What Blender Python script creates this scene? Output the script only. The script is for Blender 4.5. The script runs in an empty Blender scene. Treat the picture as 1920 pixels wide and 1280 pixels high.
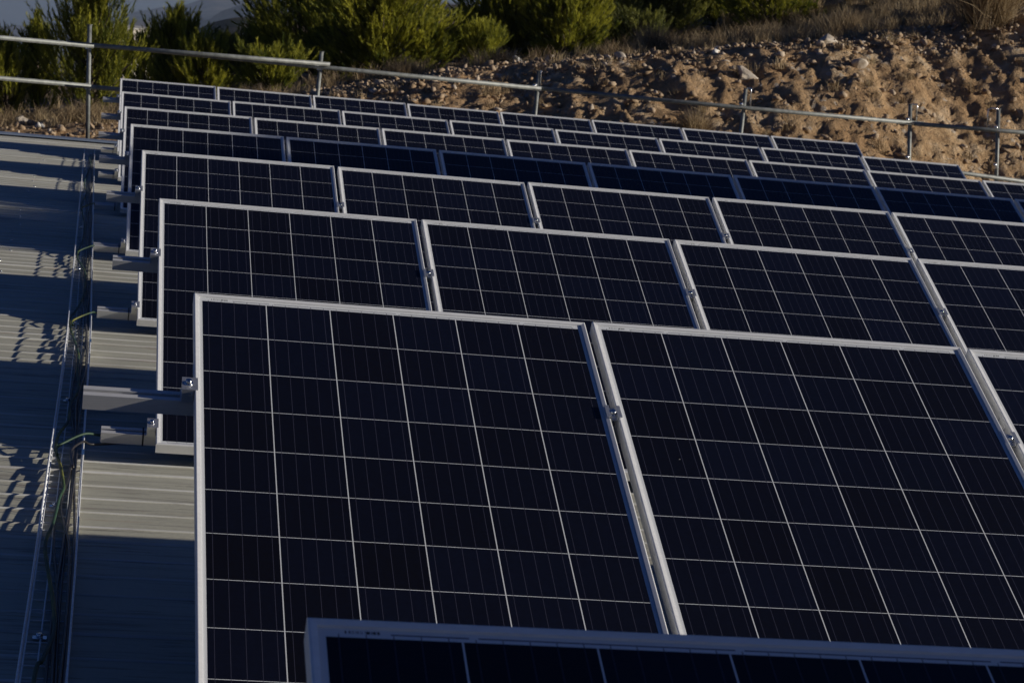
import bpy, bmesh, math, random
import numpy as np
from mathutils import Matrix, Vector, noise, Euler

random.seed(7); rng = np.random.default_rng(7)
sc = bpy.context.scene
COL = sc.collection
R_ = math.radians

# ------------------------------------------------------------------ frames
# The roof falls gently towards +X.  "Roof frame": X along the panel rows (down the roof slope),
# Y away along the ridge, Z normal to the roof; origin at the top of the second row of panels.
SLOPE = R_(5.344)
M = Matrix.Rotation(SLOPE, 4, 'Y')
ROOF = -0.757                      # roof sheet level in the roof frame
def W(x, y, z): return M @ Vector((x, y, z))

# ------------------------------------------------------------------ camera
cam_roof = Vector((-0.3041, -5.8528, 0.6695))
right = Vector((0.98091759, -0.17140673, 0.09176279))
down = Vector((0.06904467, -0.13410118, -0.98855941))
fwd = Vector((0.18175123, 0.97603105, -0.11970748))
cd = bpy.data.cameras.new('camera'); cam = bpy.data.objects.new('camera', cd); COL.objects.link(cam)
m3 = Matrix((right, -down, -fwd)).transposed()
cam.matrix_world = M @ (Matrix.Translation(cam_roof) @ m3.to_4x4())
cd.sensor_width = 36.0; cd.lens = 4444.58 / 1920 * 36
cd.clip_start = 0.05; cd.clip_end = 40000
cd.dof.use_dof = True; cd.dof.focus_distance = 6.6; cd.dof.aperture_fstop = 20
sc.camera = cam
CAMW = M @ cam_roof
R3 = M.to_3x3()
RW, DW, FW = R3 @ right, R3 @ down, R3 @ fwd
def at(px, py, Y):
    """world point seen at photo pixel (px,py) in the plane world y = Y (used to survey real positions)"""
    v = RW * ((px - 960) / 4444.58) + DW * ((py - 640) / 4444.58) + FW
    return CAMW + v * ((Y - CAMW.y) / v.y)
def on_roof(px, py, z):
    v = right * ((px - 960) / 4444.58) + down * ((py - 640) / 4444.58) + fwd
    return cam_roof + v * ((z - cam_roof.z) / v.z)

# ------------------------------------------------------------------ light
SUN_EL, SUN_AZ = R_(10.67), R_(104.2)       # azimuth clockwise from +Y
to_sun = Vector((math.sin(SUN_AZ) * math.cos(SUN_EL), math.cos(SUN_AZ) * math.cos(SUN_EL), math.sin(SUN_EL)))
sd = bpy.data.lights.new('sun', 'SUN'); sd.energy = 5.0; sd.angle = R_(0.5); sd.color = (1.0, 0.925, 0.81)
so = bpy.data.objects.new('sun', sd); COL.objects.link(so)
so.rotation_euler = to_sun.to_track_quat('Z', 'Y').to_euler(); so.location = to_sun * 60
w = bpy.data.worlds.new('World'); sc.world = w; w.use_nodes = True
nt = w.node_tree; nt.nodes.clear()
sky = nt.nodes.new('ShaderNodeTexSky'); sky.sky_type = 'NISHITA'; sky.sun_disc = False
sky.sun_elevation = SUN_EL; sky.sun_rotation = SUN_AZ; sky.air_density = 1.0; sky.dust_density = 1.0; sky.ozone_density = 4.5
bg = nt.nodes.new('ShaderNodeBackground'); bg.inputs['Strength'].default_value = 0.05
wo = nt.nodes.new('ShaderNodeOutputWorld')
wb = nt.nodes.new('ShaderNodeMix'); wb.data_type = 'RGBA'; wb.blend_type = 'MULTIPLY'; wb.inputs[0].default_value = 1.0
wb.inputs[7].default_value = (0.48, 0.58, 0.97, 1)          # daylight white balance: clear blue sky light
nt.links.new(sky.outputs[0], wb.inputs[6]); nt.links.new(wb.outputs[2], bg.inputs['Color']); nt.links.new(bg.outputs[0], wo.inputs['Surface'])
sc.view_settings.view_transform = 'Standard'; sc.view_settings.look = 'None'
sc.view_settings.gamma = 1.0; sc.view_settings.exposure = -0.08

# ------------------------------------------------------------------ helpers
def tag(o, label=None, cat=None, group=None, kind=None):
    if label: o['label'] = label
    if cat: o['category'] = cat
    if group: o['group'] = group
    if kind: o['kind'] = kind
    return o
class MB:
    def __init__(s): s.v = []; s.f = []; s.sm = []
    def add(s, vs, fs, smooth=False):
        n = len(s.v); s.v += [tuple(v) for v in vs]
        s.f += [tuple(i + n for i in f) for f in fs]; s.sm += [smooth] * len(fs)
    def box(s, a, b):
        (x0, y0, z0), (x1, y1, z1) = a, b
        s.add([(x0,y0,z0),(x1,y0,z0),(x1,y1,z0),(x0,y1,z0),(x0,y0,z1),(x1,y0,z1),(x1,y1,z1),(x0,y1,z1)],
              [(0,3,2,1),(4,5,6,7),(0,1,5,4),(1,2,6,5),(2,3,7,6),(3,0,4,7)])
    def tube(s, pts, r, n=8, smooth=True, cap=True):
        pts = [Vector(p) for p in pts]; rings = []
        up = None
        for i, p in enumerate(pts):
            d = (pts[min(i+1, len(pts)-1)] - pts[max(i-1, 0)]).normalized()
            if up is None:
                up = d.orthogonal().normalized()
            up = (up - d * up.dot(d))
            up = up.normalized() if up.length > 1e-6 else d.orthogonal().normalized()
            sd_ = d.cross(up)
            rr = r[i] if isinstance(r, (list, tuple)) else r
            rings.append([p + up * (rr * math.cos(2*math.pi*k/n)) + sd_ * (rr * math.sin(2*math.pi*k/n)) for k in range(n)])
        vs = [v for rg in rings for v in rg]; fs = []
        for i in range(len(pts) - 1):
            for k in range(n):
                a = i*n + k; b = i*n + (k+1) % n
                fs.append((a, b, b + n, a + n))
        if cap:
            fs.append(tuple(range(n))[::-1]); fs.append(tuple((len(pts)-1)*n + k for k in range(n)))
        s.add(vs, fs, smooth)
    def mesh(s, name, mat):
        me = bpy.data.meshes.new(name); me.from_pydata(s.v, [], s.f)
        me.polygons.foreach_set('use_smooth', s.sm); me.materials.append(mat); me.update()
        return me
    def build(s, name, mat, parent=None, matrix=None):
        return link(name, s.mesh(name, mat), parent, matrix)
def link(name, me, parent=None, matrix=None):
    o = bpy.data.objects.new(name, me); COL.objects.link(o)
    if parent: o.parent = parent
    if matrix is not None: o.matrix_local = matrix
    return o
def empty(name, matrix):
    o = bpy.data.objects.new(name, None); COL.objects.link(o); o.empty_display_size = 0.1
    o.matrix_world = matrix; return o
def np_mesh(name, V, F, mat, smooth=False, attr=None):
    me = bpy.data.meshes.new(name)
    V = np.asarray(V, np.float32); F = np.asarray(F, np.int32); k = F.shape[1]
    me.vertices.add(len(V)); me.vertices.foreach_set('co', V.ravel())
    me.loops.add(F.size); me.loops.foreach_set('vertex_index', F.ravel())
    me.polygons.add(len(F)); me.polygons.foreach_set('loop_start', np.arange(0, F.size, k, dtype=np.int32))
    me.polygons.foreach_set('loop_total', np.full(len(F), k, np.int32))
    if smooth: me.polygons.foreach_set('use_smooth', np.ones(len(F), bool))
    me.update(calc_edges=True)
    if attr is not None:
        a = me.attributes.new('tone', 'FLOAT', 'POINT'); a.data.foreach_set('value', np.asarray(attr, np.float32))
    me.materials.append(mat); return me

class NT:
    """tiny node builder"""
    def __init__(s, name):
        s.m = bpy.data.materials.new(name); s.m.use_nodes = True; s.t = s.m.node_tree; s.t.nodes.clear()
        s.out = s.n('ShaderNodeOutputMaterial'); s.p = s.n('ShaderNodeBsdfPrincipled')
        s.l(s.p.outputs[0], s.out.inputs[0])
    def n(s, ty, **kw):
        nd = s.t.nodes.new(ty)
        for k, v in kw.items(): setattr(nd, k, v)
        return nd
    def l(s, a, b): s.t.links.new(a, b)
    def val(s, sock, v):
        if hasattr(v, 'is_output') or isinstance(v, bpy.types.NodeSocket): s.l(v, sock)
        else: sock.default_value = v
    def math(s, op, a, b=0.0, c=0.0):
        nd = s.n('ShaderNodeMath', operation=op)
        s.val(nd.inputs[0], a); s.val(nd.inputs[1], b); s.val(nd.inputs[2], c)
        return nd.outputs[0]
    def mix(s, f, a, b):
        nd = s.n('ShaderNodeMix', data_type='RGBA'); s.val(nd.inputs[0], f); s.val(nd.inputs[6], a); s.val(nd.inputs[7], b)
        return nd.outputs[2]
    def ramp(s, f, stops):
        nd = s.n('ShaderNodeValToRGB'); s.l(f, nd.inputs[0]); e = nd.color_ramp.elements
        while len(e) < len(stops): e.new(0.5)
        for i, (p, c) in enumerate(stops): e[i].position = p; e[i].color = c if len(c) == 4 else (*c, 1)
        return nd.outputs[0]
    def coords(s, kind='Object', scale=(1,1,1)):
        tc = s.n('ShaderNodeTexCoord'); mp = s.n('ShaderNodeMapping'); mp.inputs['Scale'].default_value = scale
        s.l(tc.outputs[kind], mp.inputs[0]); return mp.outputs[0]
    def noise(s, v, scale, detail=4, rough=0.55):
        nd = s.n('ShaderNodeTexNoise'); s.l(v, nd.inputs['Vector']); nd.inputs['Scale'].default_value = scale
        nd.inputs['Detail'].default_value = detail; nd.inputs['Roughness'].default_value = rough
        return nd.outputs['Fac']
    def bump(s, h, strength, dist):
        nd = s.n('ShaderNodeBump'); nd.inputs['Strength'].default_value = strength; nd.inputs['Distance'].default_value = dist
        s.l(h, nd.inputs['Height']); s.l(nd.outputs[0], s.p.inputs['Normal'])
    def set(s, **kw):
        for k, v in kw.items(): s.val(s.p.inputs[k.replace('_', ' ')], v)
        return s
def rgb(*c): return (*c, 1.0)

# ------------------------------------------------------------------ materials
def metal(name, col, rough, metallic, var=0.12, scale=18, stretch=(1,1,1)):
    k = NT(name); v = k.coords('Object', stretch); n = k.noise(v, scale, 5, 0.6)
    k.set(Base_Color=k.ramp(n, [(0.3, tuple(c*(1-var) for c in col)), (0.7, tuple(min(1, c*(1+var)) for c in col))]),
          Roughness=k.math('MULTIPLY_ADD', n, 0.18, rough - 0.09), Metallic=metallic)
    return k.m
m_frame = metal('anodised_frame', (0.80, 0.80, 0.79), 0.45, 0.25, 0.05, 30, (1, 4, 1))
m_rail = metal('extruded_aluminium', (0.66, 0.66, 0.66), 0.38, 0.4, 0.08, 30, (1, 12, 12))
m_clamp = metal('clamp_aluminium', (0.66, 0.67, 0.68), 0.3, 0.8, 0.08, 60)
m_bolt = metal('stainless_bolt', (0.75, 0.75, 0.75), 0.16, 1.0, 0.05, 80)
m_wire = metal('zinc_wire', (0.80, 0.81, 0.82), 0.4, 0.3, 0.15, 60)
m_galv = metal('galvanised_tube', (0.20, 0.21, 0.198), 0.55, 0.2, 0.35, 14)
m_trim = metal('painted_trim', (0.17, 0.21, 0.28), 0.45, 0.0, 0.12, 4)

k = NT('black_plastic'); k.set(Base_Color=rgb(.012,.012,.014), Roughness=.45); m_black = k.m
k = NT('cable_sheath'); n = k.noise(k.coords('Object'), 9, 3)
k.set(Base_Color=k.ramp(n, [(.35, (.012,.012,.013)), (.7, (.035,.03,.028))]), Roughness=.42); m_cable = k.m
k = NT('earth_wire_sheath')                          # green insulation with a yellow stripe winding round it
n = k.noise(k.coords('Object', (1, 1, 1)), 4.5, 2)
k.set(Base_Color=k.ramp(n, [(.44, (.016,.052,.028)), (.56, (.036,.066,.015)), (.66, (.17,.165,.020))]), Roughness=.6); m_earth = k.m

# solar laminate: cells, gaps, busbars and edge ribbon drawn from the panel's own coordinates
PX = 0.1588
def laminate_material():
    k = NT('solar_laminate')
    tc = k.n('ShaderNodeTexCoord'); sp = k.n('ShaderNodeSeparateXYZ'); k.l(tc.outputs['Object'], sp.inputs[0])
    x, y = sp.outputs[0], k.math('MULTIPLY', sp.outputs[1], -1.0)
    u = k.math('DIVIDE', x, PX); v = k.math('DIVIDE', y, PX)
    fu = k.math('FRACT', u); fv = k.math('FRACT', v)
    du = k.math('ABSOLUTE', k.math('SUBTRACT', k.math('FRACT', k.math('ADD', u, .5)), .5))
    dv = k.math('ABSOLUTE', k.math('SUBTRACT', k.math('FRACT', k.math('ADD', v, .5)), .5))
    gu = k.math('LESS_THAN', du, .0072); gv = k.math('LESS_THAN', dv, .0052)
    inside = k.math('MULTIPLY', k.math('MULTIPLY', k.math('GREATER_THAN', u, .006), k.math('LESS_THAN', u, 5.994)),
                    k.math('MULTIPLY', k.math('GREATER_THAN', v, .006), k.math('LESS_THAN', v, 9.994)))
    cell = k.math('MULTIPLY', inside, k.math('SUBTRACT', 1.0, k.math('MAXIMUM', gu, gv)))
    bus = k.math('LESS_THAN', k.math('ABSOLUTE', k.math('SUBTRACT', k.math('FRACT', k.math('MULTIPLY', u, 5.0)), .5)), .018)
    cv = k.n('ShaderNodeCombineXYZ'); k.l(k.math('FLOOR', u), cv.inputs[0]); k.l(k.math('FLOOR', v), cv.inputs[1])
    oi = k.n('ShaderNodeObjectInfo'); k.l(k.math('MULTIPLY', oi.outputs['Random'], 57.0), cv.inputs[2])
    wn = k.n('ShaderNodeTexWhiteNoise'); k.l(cv.outputs[0], wn.inputs['Vector'])
    vo = k.n('ShaderNodeTexVoronoi'); k.l(tc.outputs['Object'], vo.inputs['Vector']); vo.inputs['Scale'].default_value = 70
    grain = k.math('ADD', k.math('MULTIPLY', wn.outputs['Value'], .55), k.math('MULTIPLY', vo.outputs['Distance'], .35))
    cellc = k.ramp(grain, [(0.0, (.0034,.0028,.0034)), (.45, (.0032,.0036,.0080)), (1.0, (.0042,.0056,.0150))])
    ribbon = rgb(.040,.040,.062)
    white = rgb(.64,.655,.67)
    base = k.mix(cell, white, cellc)
    instr = k.math('MULTIPLY', k.math('GREATER_THAN', v, -.03), k.math('LESS_THAN', v, 10.03))
    base = k.mix(k.math('MULTIPLY', bus, instr), base, ribbon)
    # ribbon that joins the strings along both short edges, broken between column pairs
    a = k.math('SUBTRACT', k.math('FRACT', k.math('DIVIDE', k.math('SUBTRACT', u, 1.05), 2.0)), 0.0)
    brk = k.math('GREATER_THAN', a, .035)
    lim = k.math('MULTIPLY', k.math('GREATER_THAN', u, .48), k.math('LESS_THAN', u, 5.9))
    lim2 = k.math('MULTIPLY', k.math('GREATER_THAN', u, .1), k.math('LESS_THAN', u, 5.9))
    top = k.math('MULTIPLY', k.math('LESS_THAN', k.math('ABSOLUTE', k.math('ADD', v, .040)), .007), lim)
    bot = k.math('MULTIPLY', k.math('LESS_THAN', k.math('ABSOLUTE', k.math('SUBTRACT', v, 10.040)), .007), lim2)
    base = k.mix(k.math('MULTIPLY', k.math('MAXIMUM', top, bot), brk), base, rgb(.10,.10,.12))
    # the little serial bar code printed on the white border
    sx = k.math('MULTIPLY', k.math('GREATER_THAN', u, .14), k.math('LESS_THAN', u, .40))
    sy = k.math('LESS_THAN', k.math('ABSOLUTE', k.math('ADD', v, .052)), .016)
    bw = k.n('ShaderNodeTexWhiteNoise', noise_dimensions='1D'); k.l(k.math('FLOOR', k.math('MULTIPLY', u, 240.0)), bw.inputs['W'])
    code = k.math('MULTIPLY', k.math('MULTIPLY', sx, sy), k.math('GREATER_THAN', bw.outputs['Value'], .45))
    base = k.mix(code, base, rgb(.05,.05,.05))
    # dust specks and dried drops on the glass
    ns = k.n('ShaderNodeTexVoronoi'); ns.inputs['Scale'].default_value = 9
    off = k.n('ShaderNodeVectorMath', operation='ADD'); k.l(tc.outputs['Object'], off.inputs[0])
    oc = k.n('ShaderNodeCombineXYZ'); k.l(k.math('MULTIPLY', oi.outputs['Random'], 31.0), oc.inputs[0]); k.l(oc.outputs[0], off.inputs[1])
    k.l(off.outputs[0], ns.inputs['Vector'])
    sepc = k.n('ShaderNodeSeparateColor'); k.l(ns.outputs['Color'], sepc.inputs[0])
    speck = k.math('MULTIPLY', k.math('LESS_THAN', ns.outputs['Distance'], .017), k.math('GREATER_THAN', sepc.outputs[0], .9))
    base = k.mix(k.math('MULTIPLY', speck, .55), base, rgb(.45,.43,.38))
    d = k.noise(off.outputs[0], 3.0, 5, .6)
    base = k.mix(k.math('MULTIPLY', d, .002), base, rgb(.45,.40,.33))
    k.set(Base_Color=base, Roughness=.55, Coat_Weight=1.0, Coat_Roughness=k.math('MULTIPLY_ADD', d, .10, .06), Coat_IOR=1.30)
    k.p.inputs['Specular IOR Level'].default_value = 0.06
    return k.m
m_lam = laminate_material()
k = NT('backsheet'); k.set(Base_Color=rgb(.7,.7,.68), Roughness=.6); m_back = k.m

# painted metal roof: weathered beige coating with streaks that follow the ribs
k = NT('roof_sheet_paint')
v1 = k.coords('Object', (.7, 9, 9)); v2 = k.coords('Object', (1, 1, 1)); v3 = k.coords('Object', (2.2, 26, 26))
n1 = k.noise(v1, 2.2, 6, .62); n2 = k.noise(v2, 1.1, 5, .6); n3 = k.noise(v3, 1.6, 6, .7); n4 = k.noise(v2, 60, 4, .6)
c = k.ramp(n2, [(.3, (.42,.412,.33)), (.7, (.52,.508,.41))])
c = k.mix(k.math('MULTIPLY', k.math('GREATER_THAN', n1, .0), k.ramp(n1, [(.52, (0,0,0)), (.70, (1,1,1))])), c, rgb(.25,.235,.205))
c = k.mix(k.math('MULTIPLY', k.ramp(n3, [(.56, (0,0,0)), (.70, (1,1,1))]), .85), c, rgb(.13,.115,.095))
rust = k.math('MULTIPLY', k.ramp(k.noise(v3, .9, 5, .7), [(.60, (0,0,0)), (.70, (1,1,1))]), .6)
c = k.mix(rust, c, rgb(.30,.16,.085))
c = k.mix(k.math('MULTIPLY', n4, .22), c, rgb(.30,.28,.24))
sy_ = k.n('ShaderNodeSeparateXYZ'); k.l(k.coords('Object'), sy_.inputs[0])     # dirt caught along the foot of every rib
ph = k.math('FRACT', k.math('DIVIDE', k.math('ADD', sy_.outputs[1], 13.4), .2))
wob = k.math('MULTIPLY', k.math('SUBTRACT', k.noise(k.coords('Object', (1, 3, 1)), 5, 4), .5), .06)
dl = k.math('ABSOLUTE', k.math('SUBTRACT', k.math('ADD', ph, wob), .992))
dirt = k.math('MULTIPLY', k.ramp(dl, [(.018, (1,1,1)), (.060, (0,0,0))]), k.ramp(k.noise(k.coords('Object', (1.4, 9, 9)), 2.6, 6, .7), [(.50, (0,0,0)), (.62, (1,1,1))]))
crest_glint = k.math('MULTIPLY', k.math('MULTIPLY', k.math('GREATER_THAN', ph, .886), k.math('LESS_THAN', ph, .958)), k.ramp(k.noise(k.coords('Object', (.8, 9, 9)), 3.1, 4), [(.34, (.25,.25,.25)), (.6, (1,1,1))]))
c = k.mix(k.math('MULTIPLY', crest_glint, .6), c, rgb(.66,.67,.68))          # rib crest: its gloss reflection painted in as a lighter band
c = k.mix(k.math('MULTIPLY', dirt, .8), c, rgb(.10,.085,.07))
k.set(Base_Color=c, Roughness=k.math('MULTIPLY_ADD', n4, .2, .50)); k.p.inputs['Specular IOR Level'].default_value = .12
k.bump(n4, .25, .003); m_roof = k.m
k = NT('rendered_wall'); n = k.noise(k.coords(), 3, 6); k.set(Base_Color=k.ramp(n, [(.3,(.45,.42,.36)),(.7,(.55,.52,.46))]), Roughness=.85); m_wall = k.m

# ------------------------------------------------------------------ building under the panels
bld = tag(empty('industrial_building', M @ Matrix.Translation((0, 0, ROOF))),
          'low building with a gently sloping ribbed beige metal roof carrying the solar panels', 'building')
def roof_sheet(x0, x1, y0, y1):
    # trapezoid ribs every 0.2 m running down the slope (along X)
    b = MB(); prof = []; y = y0
    bead = [(0, 0), (.090, .0018), (.176, .0036), (.1800, .0062), (.1845, .0078), (.1890, .0070), (.1925, .0040), (.1940, .0)]
    while y < y1 - 1e-6:
        lap = 1.7 if round((y - y0)/.2) % 5 == 4 else 1.0
        prof += [(y + a_, z_*lap) for a_, z_ in bead]
        y += .2
    prof.append((y, 0))
    xs = [x0, -6, -3, 0, 3, 6, 9, x1]
    vs = [(x, p[0], p[1]) for x in xs for p in prof]; n = len(prof)
    fs = [(i*n + j, (i+1)*n + j, (i+1)*n + j + 1, i*n + j + 1) for i in range(len(xs)-1) for j in range(n-1)]
    b.add(vs, fs); return b
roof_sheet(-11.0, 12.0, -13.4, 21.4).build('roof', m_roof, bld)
b = MB()     # folded verge flashing over the far edge
p0, p1 = Vector((-11, 21.37, .03)), Vector((12, 21.37, .0))
prof = [(-.16, .024), (-.15, .036), (-.02, .046), (.03, .046), (.06, .03), (.065, -.16), (.055, -.16), (.05, .02), (.02, .036), (-.02, .036)]
b.add([(-11, 21.37 + a, z) for a, z in prof] + [(12, 21.37 + a, z) for a, z in prof],
      [(i, (i+1) % 10, 10 + (i+1) % 10, 10 + i) for i in range(10)] + [tuple(range(9,-1,-1)), tuple(range(10,20))])
b.build('verge_flashing', m_trim, bld)
b = MB(); b.box((11.9, -13.5, -.14), (12.06, 21.4, -.02)); b.build('gutter', m_trim, bld)
for (a, c_) in (((-10.8, 21.15, -3.6), (11.8, 21.35, -.04)), ((11.6, -13.2, -3.6), (11.8, 21.15, -.04)),
                ((-10.8, -13.2, -3.6), (-10.6, 21.15, -.04)), ((-10.6, -13.2, -3.6), (11.6, -13.0, -.04))):
    b = MB(); b.box(a, c_); b.build('wall', m_wall, bld)
fx = MB()     # roof fixing screws with washers
for j in range(-60, 108, 3):
    for x in (-1.15, -.72, .35, 1.9):
        p = (x + .02*math.sin(j*7), -13.4 + .2*(j + 64) + .065, .001)
        if p[1] < 21.1: fx.tube([p, (p[0], p[1], .004)], .009, 8); fx.tube([(p[0], p[1], .004), (p[0], p[1], .010)], .005, 6)
fxo = fx.build('roof_screw', m_bolt, bld)
tag(fxo, kind='stuff')

# ------------------------------------------------------------------ solar panels
TILT = 0.43079; PITCH = 3.23598
DZ = [0, 0, -.0094, -.0063, -.0156, -.0232, -.0081, .0300]
DX = [0, 0, .0008, -.0026, -.0159, -.0143, -.0036, .0138]
L0, T0, PW, PL = -.0196, .026, .992, 1.640          # frame outer corner relative to the cell corner
def frame_mesh():
    prof = [(0, -.035), (0, -.0035), (.0006, -.0014), (.0020, -.0002), (.0034, 0), (.0112, -.0046), (.0112, -.0058),
            (.0022, -.0115), (.0022, -.0332), (.026, -.0332), (.026, -.035)]
    # a closed extrusion, mitred round the four sides; inset measured from the outer edge
    pr = [(0, -.035), (0, -.0035), (.0006, -.0014), (.0020, -.0002), (.0034, 0), (.0112, -.0022), (.0112, -.0112), (.0020, -.0112), (.0020, -.0332), (.026, -.0332), (.026, -.035)]
    b = MB(); n = len(pr); vs = []
    for cx, cy in ((0, 0), (1, 0), (1, 1), (0, 1)):
        for d, z in pr:
            x = L0 + (d if cx == 0 else PW - d); y = T0 - (d if cy == 0 else PL - d)
            vs.append((x, y, z))
    fs = []
    for q in range(4):
        for i in range(n):
            a, c2 = q*n + i, q*n + (i+1) % n; r = (q+1) % 4
            fs.append((a, r*n + i, r*n + (i+1) % n, c2))
    b.add(vs, fs)
    return b.mesh('frame', m_frame)
def lam_mesh():
    b = MB(); i = .0114
    b.box((L0 + i, T0 - PL + i, -.0105), (L0 + PW - i, T0 - i, -.0060)); return b.mesh('laminate', m_lam)
def slot_mesh():     # the slotted drain hole pressed into the side of the frame: a raised rim around a dark slot
    b = MB()
    pts = []
    for k_ in range(17):
        a = 2*math.pi*k_/16; y = math.cos(a)*.006 + (.016 if math.cos(a) > 0 else -.016); pts.append((L0 - .0006, -.30 + y, -.0185 + math.sin(a)*.006))
    b.tube(pts, .0012, 5, cap=False)
    return b.mesh('drain_slot', m_frame)
def jbox_mesh():
    b = MB(); b.box((.42, -.16, -.028), (.53, -.06, -.0106)); return b.mesh('junction_box', m_black)
me_frame, me_lam, me_slot, me_jb = frame_mesh(), lam_mesh(), slot_mesh(), jbox_mesh()
ORD = ['first', 'second', 'third', 'fourth', 'fifth', 'sixth', 'seventh', 'eighth']
ROWN = ['nearest, shaded and blurred row', 'second row from the front', 'third row from the front', 'fourth row from the front',
        'fifth row from the front', 'sixth row from the front', 'seventh row from the front', 'farthest row']
def row_matrix(r):
    return M @ Matrix.Translation((DX[r], PITCH*(r-1), DZ[r])) @ Matrix.Rotation(TILT, 4, 'X') @ Matrix.Translation((0, 0, .0045))
for r in range(8):
    RM = row_matrix(r)
    for c in range(8):
        jit = Matrix.Translation((random.uniform(-.0015, .0015), random.uniform(-.002, .002) if c else 0, random.uniform(-.0008, .0008))) @ Euler((random.uniform(-.004, .004), random.uniform(-.004, .004), random.uniform(-.0012, .0012))).to_matrix().to_4x4()
        p = empty('solar_panel', RM @ Matrix.Translation((1.012*c, 0, 0)) @ jit)
        pos = 'leftmost panel' if c == 0 else 'rightmost panel' if c == 7 else ORD[c] + ' panel from the left'
        tag(p, f'framed dark solar panel, {pos} in the {ROWN[r]}', 'solar panel', 'solar panels in rows on the roof')
        link('frame', me_frame, p); link('laminate', me_lam, p)
        if r < 5: link('drain_slot', me_slot, p)
        link('junction_box', me_jb, p)

# ------------------------------------------------------------------ mounting rails with clamps (panel frame: y runs up the tilt)
S_UP, S_LO = -.3875, -1.4960
RAIL_TOP = -.0352
def rail_mesh(x0, x1):
    h, w2 = .040, .0195
    pr = [(-w2, -h), (w2, -h), (w2, -.012), (w2-.004, -.012), (w2-.004, -.009), (w2, -.009), (w2, 0), (.0055, 0), (.0055, -.005), (.009, -.005), (.009, -.013), (-.009, -.013),
          (-.009, -.005), (-.0055, -.005), (-.0055, 0), (-w2, 0)]
    b = MB(); n = len(pr)
    b.add([(x, y, z) for x in (x0, x1) for y, z in pr], [(i, n+i, n+(i+1) % n, (i+1) % n) for i in range(n)] + [tuple(range(n)), tuple(range(2*n-1, n-1, -1))])
    return b.mesh('rail', m_rail)
def bolt_mesh(z):
    b = MB(); b.tube([(0,0,z), (0,0,z+.0018)], .0105, 16); b.tube([(0,0,z+.0018), (0,0,z+.0098)], .0070, 16)
    b.tube([(0,0,z+.0098), (0,0,z+.0103)], [.0068, .0055], 16); b.tube([(0,0,z-.03), (0,0,z)], .004, 10)
    return b.mesh('bolt', m_bolt)
def end_clamp_mesh():
    b = MB(); e = L0
    prof = [(e-.001, -.0350), (e-.030, -.0350), (e-.030, -.0315), (e-.0280, -.0315), (e-.0280, -.0030), (e-.0285, .0020), (e+.0085, .0020), (e+.0085, .0002), (e+.0006, .0002), (e-.001, -.0010)]
    y0, y1 = -.026, .026; n = len(prof)
    b.add([(x, y, z) for y in (y0, y1) for x, z in prof], [(i, (i+1) % n, n+(i+1) % n, n+i) for i in range(n)] + [tuple(range(n-1,-1,-1)), tuple(range(n, 2*n))])
    return b.mesh('end_clamp', m_clamp)
def mid_clamp_mesh():
    b = MB(); g0, g1 = L0 - .020, L0
    prof = [(g0-.009, .0004), (g0-.009, .0024), (g0+.002, .0024), (g0+.0035, -.006), (g1-.0035, -.006), (g1-.002, .0024), (g1+.009, .0024), (g1+.009, .0004), (g1-.0005, .0004), (g1-.0015, -.0085), (g0+.0015, -.0085), (g0+.0005, .0004)]
    n = len(prof); y0, y1 = -.025, .025
    b.add([(x, y, z) for y in (y0, y1) for x, z in prof], [(i, (i+1) % n, n+(i+1) % n, n+i) for i in range(n)] + [tuple(range(n-1,-1,-1)), tuple(range(n, 2*n))])
    return b.mesh('mid_clamp', m_clamp)
def tie_mesh():
    b = MB()
    for a, c_ in (((-.0025,-.0215,-.042), (.0025,-.0196,.0022)), ((-.0025,.0196,-.042), (.0025,.0215,.0022)), ((-.0025,-.0196,.0005), (.0025,.0196,.0022)), ((-.0025,-.0196,-.042), (.0025,.0196,-.0402))):
        b.box(a, c_)
    return b.mesh('cable_tie', m_black)
me_end, me_mid, me_tie = end_clamp_mesh(), mid_clamp_mesh(), tie_mesh()
me_bolt_e, me_bolt_m = bolt_mesh(.0021), bolt_mesh(-.0058)
XEND = {0: (-.19, -.19), 1: (-.272, -.19), 2: (-.182, -.194), 3: (-.187, -.201), 4: (-.205, -.208), 5: (-.205, -.205), 6: (-.189, -.184), 7: (-.186, -.175)}
RAILN = ['nearest row', 'second row', 'third row', 'fourth row', 'fifth row', 'sixth row', 'seventh row', 'farthest row']
GX = L0 - .010
for r in range(8):
    RM = row_matrix(r)
    for q, s in enumerate((S_UP, S_LO)):
        root = empty('mounting_rail', RM @ Matrix.Translation((0, s, 0)))
        tag(root, f'{"upper" if q == 0 else "lower"} aluminium rail under the {RAILN[r]} of panels, end poking out left', 'rail', 'mounting rails under the panel rows')
        x0 = XEND[r][q]
        link('rail_profile', rail_mesh(x0, 8.20), root, Matrix.Translation((0, 0, RAIL_TOP)))
        e = link('end_clamp', me_end, root); link('bolt', me_bolt_e, e, Matrix.Translation((L0 - .0135, 0, 0)))
        e = link('end_clamp', me_end, root, Matrix.Translation((7*1.012 + PW + 2*L0 , 0, 0)) @ Matrix.Rotation(math.pi, 4, 'Z')); link('bolt', me_bolt_e, e, Matrix.Translation((L0 - .0135, 0, 0)))
        for c in range(1, 8):
            e = link('mid_clamp', me_mid, root, Matrix.Translation((1.012*c, 0, 0))); link('bolt', me_bolt_m, e, Matrix.Translation((GX, 0, 0)))
        if q == 1 and r > 0: link('cable_tie', me_tie, root, Matrix.Translation((-.058, 0, RAIL_TOP)))

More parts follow.
